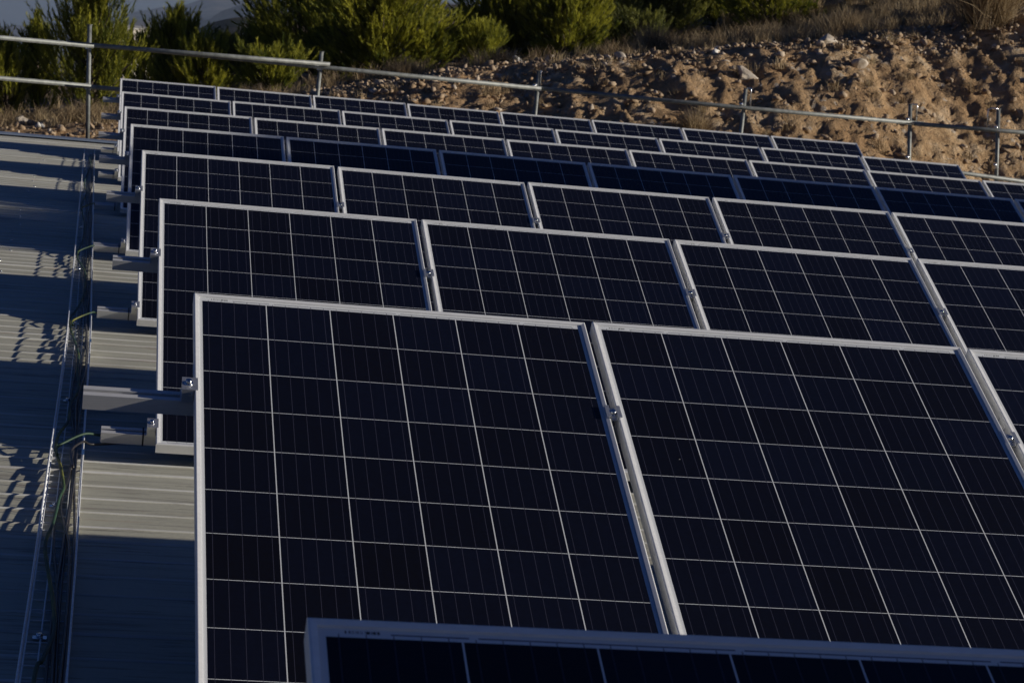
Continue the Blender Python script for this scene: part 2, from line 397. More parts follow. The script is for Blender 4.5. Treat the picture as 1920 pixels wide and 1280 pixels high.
# bracing under each row: small aluminium triangles bolted to the ribs
def bracket(r, x):
    root = empty('support_triangle', M @ Matrix.Translation((x, PITCH*(r-1) + DZ[r]*0, 0)))
    ct, st = math.cos(TILT), math.sin(TILT)
    def pt(s, n): return Vector((0, s*ct - n*st, s*st + n*ct + DZ[r]))
    zb = ROOF + .023
    hi, lo = pt(-.25, -.098), pt(-1.60, -.098)
    for nm, a, c_ in (('sloping_bar', hi, lo), ('rear_leg', pt(-.32, -.10), Vector((0, pt(-.32, -.10).y + .02, zb + .02))), ('foot_bar', Vector((0, hi.y + .1, zb + .012)), Vector((0, lo.y - .06, zb + .012)))):
        b = MB(); b.tube([a, c_], .0175, 4, False); b.build(nm, m_rail, root)
    return root
for r in range(8):
    for x in (.55, 3.1, 5.6, 7.9):
        o = bracket(r, x); pos = {.55: 'leftmost', 3.1: 'second', 5.6: 'third', 7.9: 'rightmost'}[x]
        tag(o, f'aluminium support triangle hidden under the {RAILN[r]} of panels, {pos} from the left', 'bracket', 'support triangles under the panels')

# ------------------------------------------------------------------ wire-mesh cable tray
TRX = [(-2.2, -.380), (-.91, -.369), (0, -.361), (1.27, -.353), (2.66, -.342), (4.55, -.331), (9.8, -.328), (19.3, -.321)]
def tray_x(y): return float(np.interp(y, [a for a, _ in TRX], [b_ for _, b_ in TRX]))
TZ = ROOF + .0085; TH = .053; TWD = .102
tray = tag(empty('cable_tray', M @ Matrix.Translation((0, 0, 0))), 'long narrow wire mesh cable tray running away along the left roof', 'cable tray')
b = MB(); ys = list(np.arange(-2.2, 19.31, .35))
for dx, dz in ((0, TH), (.004, .004), (.036, .001), (.068, .001), (TWD-.004, .004), (TWD, TH)):
    b.tube([(tray_x(y) + dx, y, TZ + dz) for y in ys], (.0023 if dz < TH else .0028), 5)
b.build('long_wires', m_wire, tray)
b = MB(); y = -2.2
while y < 19.3:
    x = tray_x(y)
    b.tube([(x, y, TZ+TH), (x, y, TZ+.008), (x+.006, y, TZ-.002), (x+TWD-.006, y, TZ-.002), (x+TWD, y, TZ+.008), (x+TWD, y, TZ+TH)], .0025, 5)
    y += .1
b.build('cross_wires', m_wire, tray)
for y in (-.47, 1.02, 2.95, 5.2, 7.6, 10.3, 13.2, 16.4):
    x = tray_x(y) + .033; b = MB()
    b.box((x-.016, y-.014, TZ), (x+.016, y+.014, TZ+.003)); b.tube([(x, y, TZ+.0025), (x, y, TZ+.012)], .008, 8)
    b.build('fixing_clip', m_bolt, tray)
for y in (1.62, 4.25, 8.8, 14.0):
    x = tray_x(y) + TWD; b = MB()
    b.box((x-.004, y-.05, TZ+.016), (x+.004, y+.05, TZ+TH+.004)); b.build('joint_coupler', m_bolt, tray)

def smooth_path(pts, n=6):
    pts = [Vector(p) for p in pts]; out = []
    for i in range(len(pts)-1):
        a, b_, c_, d = pts[max(i-1,0)], pts[i], pts[i+1], pts[min(i+2, len(pts)-1)]
        for t in np.linspace(0, 1, n, endpoint=False):
            out.append(.5*((2*b_) + (c_-a)*t + (2*a-5*b_+4*c_-d)*t*t + (3*b_-a-3*c_+d)*t**3))
    out.append(pts[-1]); return out
def cable(name, pts, r, mat, label, cat, group=None):
    b = MB(); b.tube(smooth_path(pts), r, 8); o = b.build(name, mat); o.matrix_world = M; tag(o, label, cat, group); return o
EW = [(62.5,1280),(79.7,1236),(100,1189),(102,1158),(98.4,1119),(92,1080),(85,1033),(87.5,1009),(100,978),(111,934),(119,916),(118,900),(113,872),(106,850),(104,838),(108,821),(114,808),(128,788),(132,757),(144,737),(147.5,720),(145,694),(147,665),(140.6,642),(134,623),(131,608),(133,594),(145,578),(157,552),(160,524),(159.5,511),(151.6,495),(144.5,480),(154,453),(158,435),(157,412),(153,385),(162,362),(158,345),(164,325),(170,310),(167,295)]
ep = []
for px, py in EW:
    q = on_roof(px, py, ROOF + .030); x0 = tray_x(q.y); ep.append((min(max(q.x, x0 + .008), x0 + .075), q.y, ROOF + .030))
ep = [(ep[0][0] - .01, -2.2, ROOF + .04)] + ep
cable('earth_wire', ep, .0050, m_earth, 'green and yellow earth wire snaking along the whole cable tray', 'wire')
for i, (dx, z, r_) in enumerate([(.060,.0145,.0036),(.070,.0150,.0038),(.080,.0145,.0036),(.090,.0150,.0038),(.084,.0215,.0034)]):
    pts = []; ph = rng.uniform(0, 6.28)
    for y in np.arange(-2.2, 19.0, .45):
        wob = .008*math.sin(y*1.7 + ph) + .006*math.sin(y*.63 + 2*ph)
        if i in (0, 4): wob -= .028*math.exp(-((y - .75 - .3*i/4)/.35)**2) + .02*math.exp(-((y-2.9)/.5)**2)
        pts.append((tray_x(y) + min(dx + wob, TWD - .007), y, ROOF + z + .004*math.sin(y*2.3+ph)))
    cable('power_cable', pts, r_, m_cable, 'one of the black power cables bundled along the right side of the cable tray', 'cable', 'black cables in the tray')
ct, st = math.cos(TILT), math.sin(TILT)
RAILN0 = 0
def rail_end(r, q):
    s = (S_UP, S_LO)[q]; n = -.075
    return Vector((XEND[r][q] + DX[r], PITCH*(r-1) + s*ct - n*st, s*st + n*ct + DZ[r]))
for r, nm in ((2, 'third'), (3, 'fourth'), (4, 'fifth'), (5, 'sixth')):
    e = rail_end(r, 1); yj = e.y - .10; x = tray_x(yj)
    cable('earth_branch_wire', [(x+.022, yj-.12, ROOF+.038), (x+.018, yj-.03, ROOF+.045), (x+.05, yj+.01, ROOF+.062), (x+.105, yj+.05, ROOF+.082), (e.x+.005, e.y, e.z+.016), (e.x+.08, e.y+.03, e.z+.012)],
          .0042, m_earth, f'short green earth wire linking the tray to the lower rail of the {nm} row', 'wire', 'earth wires to the rails')
    if r == 2:
        cable('panel_lead', [(x+.072, yj-.35, ROOF+.045), (x+.064, yj-.12, ROOF+.055), (x+.10, yj-.02, ROOF+.068), (e.x-.02, e.y-.03, e.z-.01), (e.x+.12, e.y+.02, e.z+.0)],
              .0042, m_cable, 'thin dark panel lead looping from the tray towards the third row', 'cable')

# ------------------------------------------------------------------ scaffold guard rail on the far roof edge
gr = tag(empty('guard_rail', M @ Matrix.Translation((0, 22.0, -.78))), 'galvanised scaffold tube guard rail along the far edge of the roof', 'guard rail')
GY, RZ, MZ = .05, 1.095, .635
def part_tube(name, pts, r, n=10, mat=m_galv, parent=None):
    b = MB(); b.tube(pts, r, n); return b.build(name, mat, parent or gr)
part_tube('top_rail', [(-6.5, GY-.05, 1.105), (-.30, GY-.05, RZ+.005)], .0255)
part_tube('top_rail', [(-.62, GY-.045, RZ+.010), (2.42, GY-.06, RZ+.095-.055)], .0255)
part_tube('top_rail', [(.35, GY-.01, RZ+.015), (2.3, GY-.02, RZ+.0), (4.95, GY-.05, RZ-.02)], .0255)
part_tube('top_rail', [(4.80, GY+.0, RZ-.018), (7.45, GY-.02, RZ-.03), (9.75, GY-.03, RZ-.028)], .0255)
part_tube('top_rail', [(9.62, GY-.06, RZ-.035), (11.9, GY-.05, RZ-.015)], .0265)
part_tube('mid_rail', [(-6.5, GY-.05, .645), (-.30, GY-.05, MZ+.005)], .0255)
part_tube('mid_rail', [(-.60, GY-.05, MZ+.0), (3.0, GY-.05, MZ-.02)], .0255)
part_tube('mid_rail', [(2.9, GY-.04, MZ-.02), (7.6, GY-.05, MZ-.05)], .0255)
part_tube('mid_rail', [(7.5, GY-.05, MZ-.03), (9.6, GY-.05, MZ-.09), (11.9, GY-.05, MZ-.20)], .0255)
# (x, lean of the top, height of the top, side of the hook)
POSTS = [(-.29, -.075, 1.335, 0), (2.30, .02, 1.27, 0), (4.92, .0, 1.28, .03), (7.46, .015, 1.30, .075), (9.70, -.13, 1.29, .075), (10.84, -.13, 1.33, -.15)]
for x, ln, top, hook in POSTS:
    po = part_tube('post', [(x, GY+.02, -.15), (x+ln, GY+.02, top)], .0245)
    part_tube('post_cap', [(x+ln, GY+.02, top), (x+ln, GY+.02, top+.006)], .034, 10, m_galv, po)
    xr = x + ln*(RZ/top); xm = x + ln*(MZ/top)
    for zz, xx in ((RZ, xr), (MZ, xm)):
        b = MB(); b.box((xx-.045, GY-.085, zz-.035), (xx+.02, GY-.0, zz-.0295)); b.box((xx-.04, GY-.02, zz-.035), (xx-.02, GY+.055, zz+.040)); b.tube([(xx-.07, GY-.03, zz+.012), (xx-.03, GY-.03, zz+.012)], .016, 8)
        b.build('coupler', m_bolt, gr)
    if hook:
        part_tube('hook_rod', [(xr+hook, GY, RZ-.02), (xr+hook-.01, GY, top-.01), (xr+hook*.75, GY, top+.005), (x+ln+.01, GY, top+.002)], .009, 8, m_bolt)
        part_tube('hook_rod', [(x+hook, GY, .02), (x+hook-.01, GY, .42), (x+.01, GY, .43)], .010, 8, m_bolt)

# ------------------------------------------------------------------ ground
def n3(x, y, z=0.0): return noise.noise((x, y, z))
def fbm(x, y, z, o=4):
    a, s, f = 0.0, 1.0, 1.0
    for _ in range(o): a += s*noise.noise((x*f, y*f, z*f)); s *= .5; f *= 2.03
    return a
CREST = [(-14,-1.0), (-4,-.92), (-1,-.86), (1.5,-.72), (3.4,-.36), (5.0,-.10), (6.3,.02), (9.2,.22), (10.6,.34), (12.2,.48), (14.0,.72), (16.5,.98), (20,1.1), (26,.7), (40,-.5)]
FOOT = [(-14,-1.0), (-2,-1.02), (2,-1.05), (5,-1.35), (9,-2.0), (13,-2.5), (20,-2.7), (40,-3)]
def sstep(t): t = min(1, max(0, t)); return t*t*(3-2*t)
def ground(x, y):
    zc = float(np.interp(x, [a for a, _ in CREST], [c_ for _, c_ in CREST]))
    zf = float(np.interp(x, [a for a, _ in FOOT], [c_ for _, c_ in FOOT]))
    yf = 23.6 + .5*math.sin(x*.5) + .4*n3(x*.6, 3.1)
    yc = 28.6 + .7*n3(x*.45, 9.2) + .25*n3(x*1.7, 5.0)
    t = (y - yf)/(yc - yf)
    d = math.hypot(x, y)
    near = y < 60 and -16 < x < 40
    rough = 0.0
    if near and y > 22.3:
        bank = min(1, max(0, (zc - zf)/1.6)); face = max(0, 1 - abs(t - .55)/.75)
        gul = noise.noise((x*1.25 + .35*n3(x*2, y*2), y*.22, 11.3))
        big = fbm(x*.9, y*.9, 4.2, 4)
        sharp = 1 - abs(fbm(x*2.6, y*2.6, 8.8, 3))
        vd, _ = noise.voronoi((x*2.4, y*2.4, 1.5)); vd2, _ = noise.voronoi((x*5.5, y*5.5, 4.5))
        stone = max(0, .42 - vd[0])*.05 + max(0, .40 - vd2[0])*.10
        led = abs(fbm(x*1.5 + 3, y*2.2, 6.1, 4))
        rough = bank*face*(.11*gul + .09*noise.noise((x*5.2 + .8*n3(x*2, y*2), y*.8, 3.3)) + .10*big + .03*(sharp - .75) - .07*led) + stone*(.16 + .10*bank*face) + .032*fbm(x*4.4, y*4.4, 2.0, 3)*(.5 + 1.2*face) + (random.random() - .5)*.055*(.25 + bank*face)
    z = zf + (zc - zf)*(.55*sstep(t) + .45*sstep(min(1, max(0, t*1.02)))**.8 if t > 0 else 0)
    if t > 1:
        back = y - yc
        rise = float(np.interp(x, [-20, 2, 8, 11.5, 14, 16, 22, 30], [-.008, -.012, -.030, -.022, .010, .024, .03, .02]))
        z = zc + rise*min(back, 26) + .12*fbm(x*.25, y*.25, 3.3, 3)*min(1, back/4)
        if back > 30: z -= (back - 30)*.06 if back < 400 else 22.2 + (back-400)*.012
    if y < 23.2 and -11.3 < x < 12.6: z = min(z, -3.9) if y < 22.6 else z + (-3.9 - z)*(1 - sstep((y - 22.6)/.6))
    elif y < 23.2:
        z = -3.9 + (z + 3.9)*sstep((y - 14)/9)
        if d > 60: z -= (d - 60)*.06 if d < 400 else 20.4 + (d-400)*.012
    return max(z + rough, -140)
xs = np.concatenate([-np.geomspace(13000, 9, 26), np.arange(-7, 2, .11), np.arange(2, 19.5, .062), np.arange(19.6, 26, .2), np.geomspace(27, 13000, 30)])
ysg = np.concatenate([-np.geomspace(13000, 16, 20), np.arange(-10, 21.6, 3.5), np.arange(22.2, 23.6, .1), np.arange(23.6, 30.2, .062), np.arange(30.2, 33, .12), np.arange(33, 62, .45), np.geomspace(64, 13000, 34)])
nx, ny = len(xs), len(ysg)
V = np.array([(x, y, ground(x, y)) for x in xs for y in ysg])
ii = np.arange(nx*ny).reshape(nx, ny)
F = np.stack([ii[:-1,:-1].ravel(), ii[1:,:-1].ravel(), ii[1:,1:].ravel(), ii[:-1,1:].ravel()], 1)
k = NT('stony_earth')
v = k.coords('Object'); nA = k.noise(v, .55, 6, .6); nB = k.noise(v, 3.4, 7, .65); nC = k.noise(v, 17, 5, .7)
vo = k.n('ShaderNodeTexVoronoi'); k.l(v, vo.inputs['Vector']); vo.inputs['Scale'].default_value = 5.5; vo.inputs['Randomness'].default_value = 1
c = k.ramp(nB, [(.30, (.27,.158,.075)), (.50, (.53,.36,.20)), (.66, (.66,.51,.34))])
c = k.mix(k.ramp(nA, [(.42, (0,0,0)), (.62, (1,1,1))]), c, k.mix(nC, rgb(.35,.19,.085), rgb(.59,.40,.22)))
pale = k.math('MULTIPLY', k.math('LESS_THAN', vo.outputs['Distance'], .23), k.math('GREATER_THAN', nB, .52))
c = k.mix(k.math('MULTIPLY', pale, .7), c, rgb(.56,.50,.42))
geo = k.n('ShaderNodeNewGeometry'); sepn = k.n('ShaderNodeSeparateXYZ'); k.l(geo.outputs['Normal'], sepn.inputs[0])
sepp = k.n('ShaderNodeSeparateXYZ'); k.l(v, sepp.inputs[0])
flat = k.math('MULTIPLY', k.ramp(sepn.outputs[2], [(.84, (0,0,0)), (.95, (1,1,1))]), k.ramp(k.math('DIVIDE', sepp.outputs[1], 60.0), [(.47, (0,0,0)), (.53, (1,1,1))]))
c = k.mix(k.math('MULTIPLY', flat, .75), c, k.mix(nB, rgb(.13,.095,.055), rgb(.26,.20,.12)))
far = k.ramp(k.math('DIVIDE', sepp.outputs[1], 400.0), [(.14, (0,0,0)), (.3, (1,1,1))])
c = k.mix(far, c, k.ramp(k.noise(k.coords('Object', (.01,.01,.01)), 1.2, 6), [(.4, (.045,.055,.025)), (.62, (.17,.13,.08))]))
k.set(Base_Color=c, Roughness=.95); k.p.inputs['Specular IOR Level'].default_value = .15
k.bump(k.math('ADD', k.math('ADD', nB, k.math('MULTIPLY', nC, .6)), k.math('MULTIPLY', vo.outputs['Distance'], -.5)), 1.0, .14); m_earthy = k.m
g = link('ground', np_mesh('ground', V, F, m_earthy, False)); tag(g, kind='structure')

# ------------------------------------------------------------------ far hills
def hill(name, prof, dist, depth, base, mat, seed, rgh):
    """a ridge whose skyline is surveyed at a given distance and which has slopes on both sides"""
    pts = [at(px, py, dist) for px, py in prof]
    X = np.array([p.x for p in pts]); Z = np.array([p.z for p in pts])
    gx = np.linspace(X[0], X[-1], 150); gy = np.linspace(-1, 1, 31); V = []
    for x in gx:
        h = np.interp(x, X, Z) - base
        for y in gy:
            e = (1 - abs(y))**1.15
            nn = fbm(x*rgh, y*depth*rgh, seed, 5)
            V.append((x, dist + y*depth, base + h*e*(1 + .0*nn) + nn*h*.28*(e*(1-e)*2.2)))
    ii = np.arange(150*31).reshape(150, 31)
    F = np.stack([ii[:-1,:-1].ravel(), ii[1:,:-1].ravel(), ii[1:,1:].ravel(), ii[:-1,1:].ravel()], 1)
    o = link(name, np_mesh(name, V, F, mat, False)); tag(o, kind='structure'); return o
def hill_mat(name, a, b_, sc_):
    k = NT(name); n = k.noise(k.coords('Object'), sc_, 7, .62); k.set(Base_Color=k.ramp(n, [(.40, a), (.60, b_)]), Roughness=1.0); k.p.inputs['Specular IOR Level'].default_value = 0
    return k.m
m_far = hill_mat('far_mountain', (.035,.035,.037), (.14,.115,.10), .004)
m_near = hill_mat('near_hill', (.030,.036,.018), (.17,.115,.07), .02)
hill('mountains', [(-900,70),(-300,60),(0,50),(60,47),(150,45),(243,24),(262,21),(290,17),(300,12),(318,15),(333,13),(350,9),(367,3),(383,-3),(400,-8),(420,-4),(450,-12),(520,-16),(700,-4),(860,6),(1000,10),(1500,20),(2300,30)], 9500, 2600, -160, m_far, 3.1, .0016)
hill('mountains', [(150,60),(247,38),(300,40),(340,38),(393,37),(405,28),(417,20),(440,13),(467,4),(493,-1),(560,-8),(700,0),(840,6),(900,4),(1100,20),(1500,50)], 6200, 1500, -150, m_far, 7.7, .0022)
hill('hills', [(250,80),(360,60),(393,44),(420,37),(443,33),(500,30),(600,26),(760,20),(830,10),(860,9),(900,12),(1000,6),(1200,20),(1500,60)], 1300, 420, -60, m_near, 5.2, .011)

# ------------------------------------------------------------------ rocks
k = NT('limestone'); n = k.noise(k.coords('Object'), 9, 6, .6)
k.set(Base_Color=k.ramp(n, [(.3, (.36,.29,.21)), (.7, (.55,.49,.41))]), Roughness=.9); k.bump(n, .6, .03); m_rock = k.m
k = NT('white_limestone'); n = k.noise(k.coords('Object'), 7, 6, .6)
k.set(Base_Color=k.ramp(n, [(.3, (.62,.58,.51)), (.7, (.78,.75,.69))]), Roughness=.85); k.bump(n, .5, .03); m_white = k.m
k = NT('rubble_stone'); at_ = k.n('ShaderNodeAttribute', attribute_name='tone'); n = k.noise(k.coords('Object'), 14, 5, .6)
c = k.ramp(at_.outputs['Fac'], [(0, (.27,.18,.10)), (.6, (.44,.33,.22)), (1, (.58,.50,.40))])
k.set(Base_Color=k.mix(k.math('MULTIPLY', n, .5), c, rgb(.30,.22,.14)), Roughness=.92); k.bump(n, .7, .02); m_rubble = k.m
bm = bmesh.new(); bmesh.ops.create_icosphere(bm, subdivisions=2, radius=1); ICO_V = np.array([v.co[:] for v in bm.verts]); ICO_F = np.array([[v.index for v in f.verts] for f in bm.faces]); bm.free()
bm = bmesh.new(); bmesh.ops.create_icosphere(bm, subdivisions=1, radius=1); IC1_V = np.array([v.co[:] for v in bm.verts]); IC1_F = np.array([[v.index for v in f.verts] for f in bm.faces]); bm.free()
def rock_verts(V0, s, seed):
    r2 = np.random.default_rng(seed); V = V0.copy()
    for _ in range(8):                       # cut facets off the ball
        d = r2.normal(size=3); d /= np.linalg.norm(d); lim = r2.uniform(.22, .62)
        h = V @ d; V -= np.outer(np.maximum(h - lim, 0), d)
    V *= np.array([r2.uniform(.8, 1.5), r2.uniform(.6, 1), r2.uniform(.45, .9)]) * s
    V = V @ np.array(Euler((r2.uniform(-.6, .6), r2.uniform(-.6, .6), 0)).to_matrix())
    a = r2.uniform(0, 6.28); c_, s_ = math.cos(a), math.sin(a)
    return V @ np.array([[c_, s_, 0], [-s_, c_, 0], [0, 0, 1]])
def hit(px, py, y0=22.6):
    for y in np.arange(y0, 60, .08):
        p = at(px, py, float(y))
        if p.z <= ground(p.x, p.y): return p
    return at(px, py, 29.0)
def rock(px, py, Y, s, mat, label, seed):
    p = hit(px, py)
    o = link('boulder', np_mesh('boulder', rock_verts(ICO_V, s, seed), ICO_F, mat)); o.location = (p.x, p.y, p.z + s*.12)
    return tag(o, label, 'rock', 'boulders on the bank')
rock(75, 240, 25.2, .17, m_white, 'white angular boulder on the stony ground at the far left behind the roof', 3)
rock(42, 228, 26.4, .15, m_rock, 'tan rounded boulder just left of the white boulder at the far left', 14)
rock(115, 205, 28.0, .10, m_white, 'small pale stone up the slope to the right of the white boulder', 5)
rock(970, 117, 29.3, .15, m_white, 'bright white rock on the crest of the bank below the middle pines', 6)
rock(1160, 112, 29.3, .14, m_rock, 'pale tan rock on the bank crest near the middle of the skyline', 7)
rock(1345, 100, 29.0, .15, m_white, 'pale rock on the bank crest below the right hand pine', 8)
rock(1545, 85, 28.6, .28, m_rock, 'largest tan outcrop at the top of the bank on the right', 21)
rock(1610, 130, 27.6, .20, m_rock, 'tan rock jutting from the upper face of the bank on the right', 10)
rock(1400, 150, 27.0, .24, m_rock, 'weathered tan rock jutting from the bank face above the guard rail', 12)
VV, FF, TT, nv = [], [], [], 0
for i in range(11500):
    if i % 3 == 0: x, y = rng.uniform(-6, 4), rng.uniform(23.2, 30)
    elif 5200 < i < 8600: x, y = rng.uniform(1.5, 13.5), 28.2 + .55*rng.normal()
    else: x, y = rng.uniform(2, 19), rng.uniform(23.4, 30.2)
    s = .018 + .085*rng.random()**4.5
    V1 = rock_verts(IC1_V, s, 1000 + i) + np.array([x, y, ground(x, y) + s*.22]); VV.append(V1); TT.append(np.full(len(V1), rng.random()**2.2)); FF.append(IC1_F + nv); nv += len(V1)
o = link('rubble', np_mesh('rubble', np.concatenate(VV), np.concatenate(FF), m_rubble, False, np.concatenate(TT))); tag(o, kind='stuff')

# ------------------------------------------------------------------ vegetation
def foliage_mat(name, dark, light, trans=.35):
    k = NT(name); at_ = k.n('ShaderNodeAttribute', attribute_name='tone')
    c = k.ramp(at_.outputs['Fac'], [(0, dark), (1, light)])
    k.set(Base_Color=c, Roughness=.6); k.p.inputs['Specular IOR Level'].default_value = .25
    tr = k.n('ShaderNodeBsdfTranslucent'); k.l(c, tr.inputs[0]); mx = k.n('ShaderNodeMixShader'); mx.inputs[0].default_value = trans
    k.l(k.p.outputs[0], mx.inputs[1]); k.l(tr.outputs[0], mx.inputs[2]); k.l(mx.outputs[0], k.out.inputs[0]); return k.m
m_pine = foliage_mat('pine_needles', (.080,.105,.016), (.50,.475,.055))
m_pine_grey = foliage_mat('grey_pine_needles', (.070,.088,.024), (.36,.355,.08))
m_dry = foliage_mat('dry_stalks', (.17,.112,.058), (.50,.385,.22), .3)
m_scrub = foliage_mat('scrub_leaves', (.045,.050,.020), (.14,.13,.05))
k = NT('pine_bark'); n = k.noise(k.coords('Object', (1,1,.3)), 14, 5); k.set(Base_Color=k.ramp(n, [(.3,(.05,.038,.028)),(.7,(.16,.12,.09))]), Roughness=.9); k.bump(n, .6, .02); m_bark = k.m
UP = np.array([0, 0, 1.0])
def unit(a): return a / np.maximum(np.linalg.norm(a, axis=-1, keepdims=True), 1e-9)
def needles(P, D, Ln, tone, r2, per, nl, wd):
    """brush-like shoots: P base, D axis, Ln length; needles leave the axis at a narrow angle"""
    n = len(P); t = r2.random((n, per))**.8; ang = r2.uniform(0, 2*math.pi, (n, per))
    a = unit(np.cross(D, np.array([.3, .9, .2]))); b_ = np.cross(D, a)
    rad = a[:, None, :]*np.cos(ang)[..., None] + b_[:, None, :]*np.sin(ang)[..., None]
    sp = r2.uniform(.30, .75, (n, per, 1))
    nd = unit(D[:, None, :] + rad*sp)
    base = P[:, None, :] + D[:, None, :]*(t*Ln[:, None])[..., None]
    side = unit(np.cross(nd, r2.normal(size=(n, per, 3))))*wd
    tip = base + nd*(nl*r2.uniform(.7, 1.15, (n, per, 1)))
    V = np.stack([base - side, base + side, tip], 2).reshape(-1, 3)
    F = np.arange(len(V)).reshape(-1, 3)
    tn = np.repeat(np.clip(tone, 0, 1), per*3)
    return V, F, tn
def pine(px, top, Y, hw, label, seed, mat=None, dens=1.0, shape=1.0, loc=None, grp='young pines behind the bank', H=None, Rx=None, t0=.04, flat=1.0, rnd=0.0):
    r2 = np.random.default_rng(seed)
    if loc is None:
        p = at(px, 100, Y); z = ground(p.x, p.y) - .05; loc = (p.x, p.y, z)
        H = (at(px, top, Y).z - z)*.93; Rx = hw/4444.58*(at(px, 100, Y) - CAMW).length
    root = empty('pine_tree', Matrix.Translation(loc)); tag(root, label, 'tree', grp)
    tb = MB(); bend = r2.normal(size=2)*.04*H
    def trunk(t): return np.array([bend[0]*t*t, bend[1]*t*t, H*.93*t])
    tb.tube([trunk(t) for t in np.linspace(0, 1, 9)], [max(.012, .028*H*(1-t)**.8*.7) for t in np.linspace(0, 1, 9)], 8)
    tb.build('trunk', m_bark, root)
    lb = MB(); P, D, Ls, T = [], [], [], []
    nb = int((26 + 16*H)*dens)
    for i in range(int(nb*(1 + .25*rnd))):
        t = t0 + (.97 - t0)*(i + r2.random())/int(nb*(1 + .25*rnd)); az = i*2.4 + r2.normal()*.5
        prof = (math.sin(math.pi*min(1, (t*.86 + .16)))**.65)*(1 - .55*max(0, t - .55)/.45*shape*(1 - .6*rnd))*(1 + .12*rnd)
        if flat < 1: prof = 1.0
        lobe = 1 + .28*math.sin(az*2 + seed) * math.sin(3*t + seed*1.7)
        ln = Rx*prof*r2.uniform(.7, 1.12)*lobe
        el = (.12 + .95*t)*flat + r2.normal()*.10
        d = np.array([math.cos(az)*math.cos(el), math.sin(az)*math.cos(el), math.sin(el)])
        s0 = trunk(t*.9); pts = [s0 + d*ln*q + UP*(.26*ln*q*q) for q in np.linspace(0, 1, 5)]
        lb.tube(pts, [.010*H*(1-q)*.8 + .005 for q in np.linspace(0, 1, 5)], 5)
        bt = r2.uniform(-.30, .30)
        ns = max(8, int(8 + 30*dens*ln*(.55 + .45*Rx)*(1 + .6*rnd)))
        for j in range(ns):
            q = r2.random()**.55*.98 + .04
            pos = pts[0] + (pts[-1] - pts[0])*q + UP*(.26*ln*(q*q - q)) + r2.normal(size=3)*.10*(ln + .2)*np.array([1, 1, .8])
            ax = unit(d*(.55 + .45*rnd) + UP*r2.uniform(.7 - .3*rnd, 1.5 - .4*rnd) + r2.normal(size=3)*.24)
            P.append(pos); D.append(ax); Ls.append(r2.uniform(.20, .46)*(.8 + .05*H)*(1 - .42*rnd)); T.append(.42 + bt + r2.normal()*.22 + .12*(q - .5))
    for j in range(int(18*dens)):                # leading candles at the very top
        t = r2.uniform(.72, 1.0); P.append(trunk(t) + r2.normal(size=3)*.12*Rx*(1.15-t)*2); D.append(unit(UP + r2.normal(size=3)*.25)); Ls.append(r2.uniform(.3, .5)*(.7 + .08*H)); T.append(.55 + r2.normal()*.2)
    lb.build('limbs', m_bark, root)
    P, D, Ls, T = np.array(P), np.array(D), np.array(Ls), np.array(T)
    V, F, tn = needles(P, D, Ls, T, r2, 48, .066 + .006*H, .0042 + .0004*H)
    link('crown', np_mesh('crown', V, F, mat or m_pine, False, tn), root)
    return root
PT = [ # px, px of the top, distance, half width in px, label, seed, material, roundness
 (8, 58, 33, 42, 'small pine at the very left edge of the skyline', 11, None, 0),
 (70, 24, 34, 38, 'short bushy pine between the left edge and the tall spiky pine', 12, None, 0),
 (168, -40, 33, 92, 'spiky pine rising behind the leftmost guard rail post', 13, None, 0),
 (332, 0, 36, 56, 'pine with a tall leading shoot right of the leftmost post', 14, None, 0),
 (268, 66, 39, 60, 'low dark pine filling the gap left of the pine with the tall shoot', 24, None, 0),
 (385, 72, 35, 44, 'low pine hiding the foot of the distant hills', 72, None, .4),
 (432, 74, 39, 52, 'low pale pine below the distant brown hill', 15, m_pine_grey, .3),
 (486, 52, 42, 44, 'narrow green pine leaning against the left side of the dark broad pine', 16, None, 0),
 (585, -90, 39, 112, 'dark broad pine left of the bright rounded one', 17, None, .8),
 (715, -26, 35, 122, 'bright rounded pine right of the second guard rail post', 27, None, 1),
 (640, 50, 36.5, 60, 'shaded pine tucked between the dark broad pine and the bright rounded one', 62, None, .6),
 (800, 62, 35, 50, 'yellow green pine at the right foot of the bright rounded one', 18, None, .7),
 (862, 60, 42, 56, 'low dark pine in the gap between the two biggest groups', 19, m_pine_grey, .4),
 (505, 118, 33, 56, 'low bushy pine in front of the dark broad pine', 61, None, .5),
 (960, -90, 41, 118, 'dark green pine above the white rock on the crest', 20, None, .8),
 (1062, -36, 37.5, 92, 'bright green pine right of the dark one above the white rock', 28, None, 1),
 (905, 70, 35, 48, 'low dark pine left of the white rock on the crest', 65, None, .5),
 (1150, -14, 40, 64, 'slim grey green pine in the middle of the right hand group', 21, m_pine_grey, .3),
 (1240, -60, 42, 96, 'olive pine between the slim grey pine and the large right hand pine', 22, m_pine_grey, .7),
 (1205, 58, 38, 52, 'low olive pine at the foot of the slim grey pine', 68, m_pine_grey, .5),
 (1338, -90, 43, 110, 'dark left half of the pair of large pines on the right', 29, None, .8),
 (1440, -56, 40, 126, 'large bright green pine, rightmost of the pine group', 23, None, 1),
 (1545, -10, 50, 84, 'smaller rounded pine at the right end of the pine group', 71, None, .8),
 (1700, -14, 62, 110, 'low distant pine showing above the dry grass at the top right', 26, m_pine_grey, .5),
 (1610, -10, 64, 90, 'distant dark pine behind the right end of the pine group', 31, m_pine_grey, .5)]
for px, top, Y, hw, lab, seed, mt, rd in PT: pine(px, top, Y, hw, lab, seed, mt, rnd=rd)
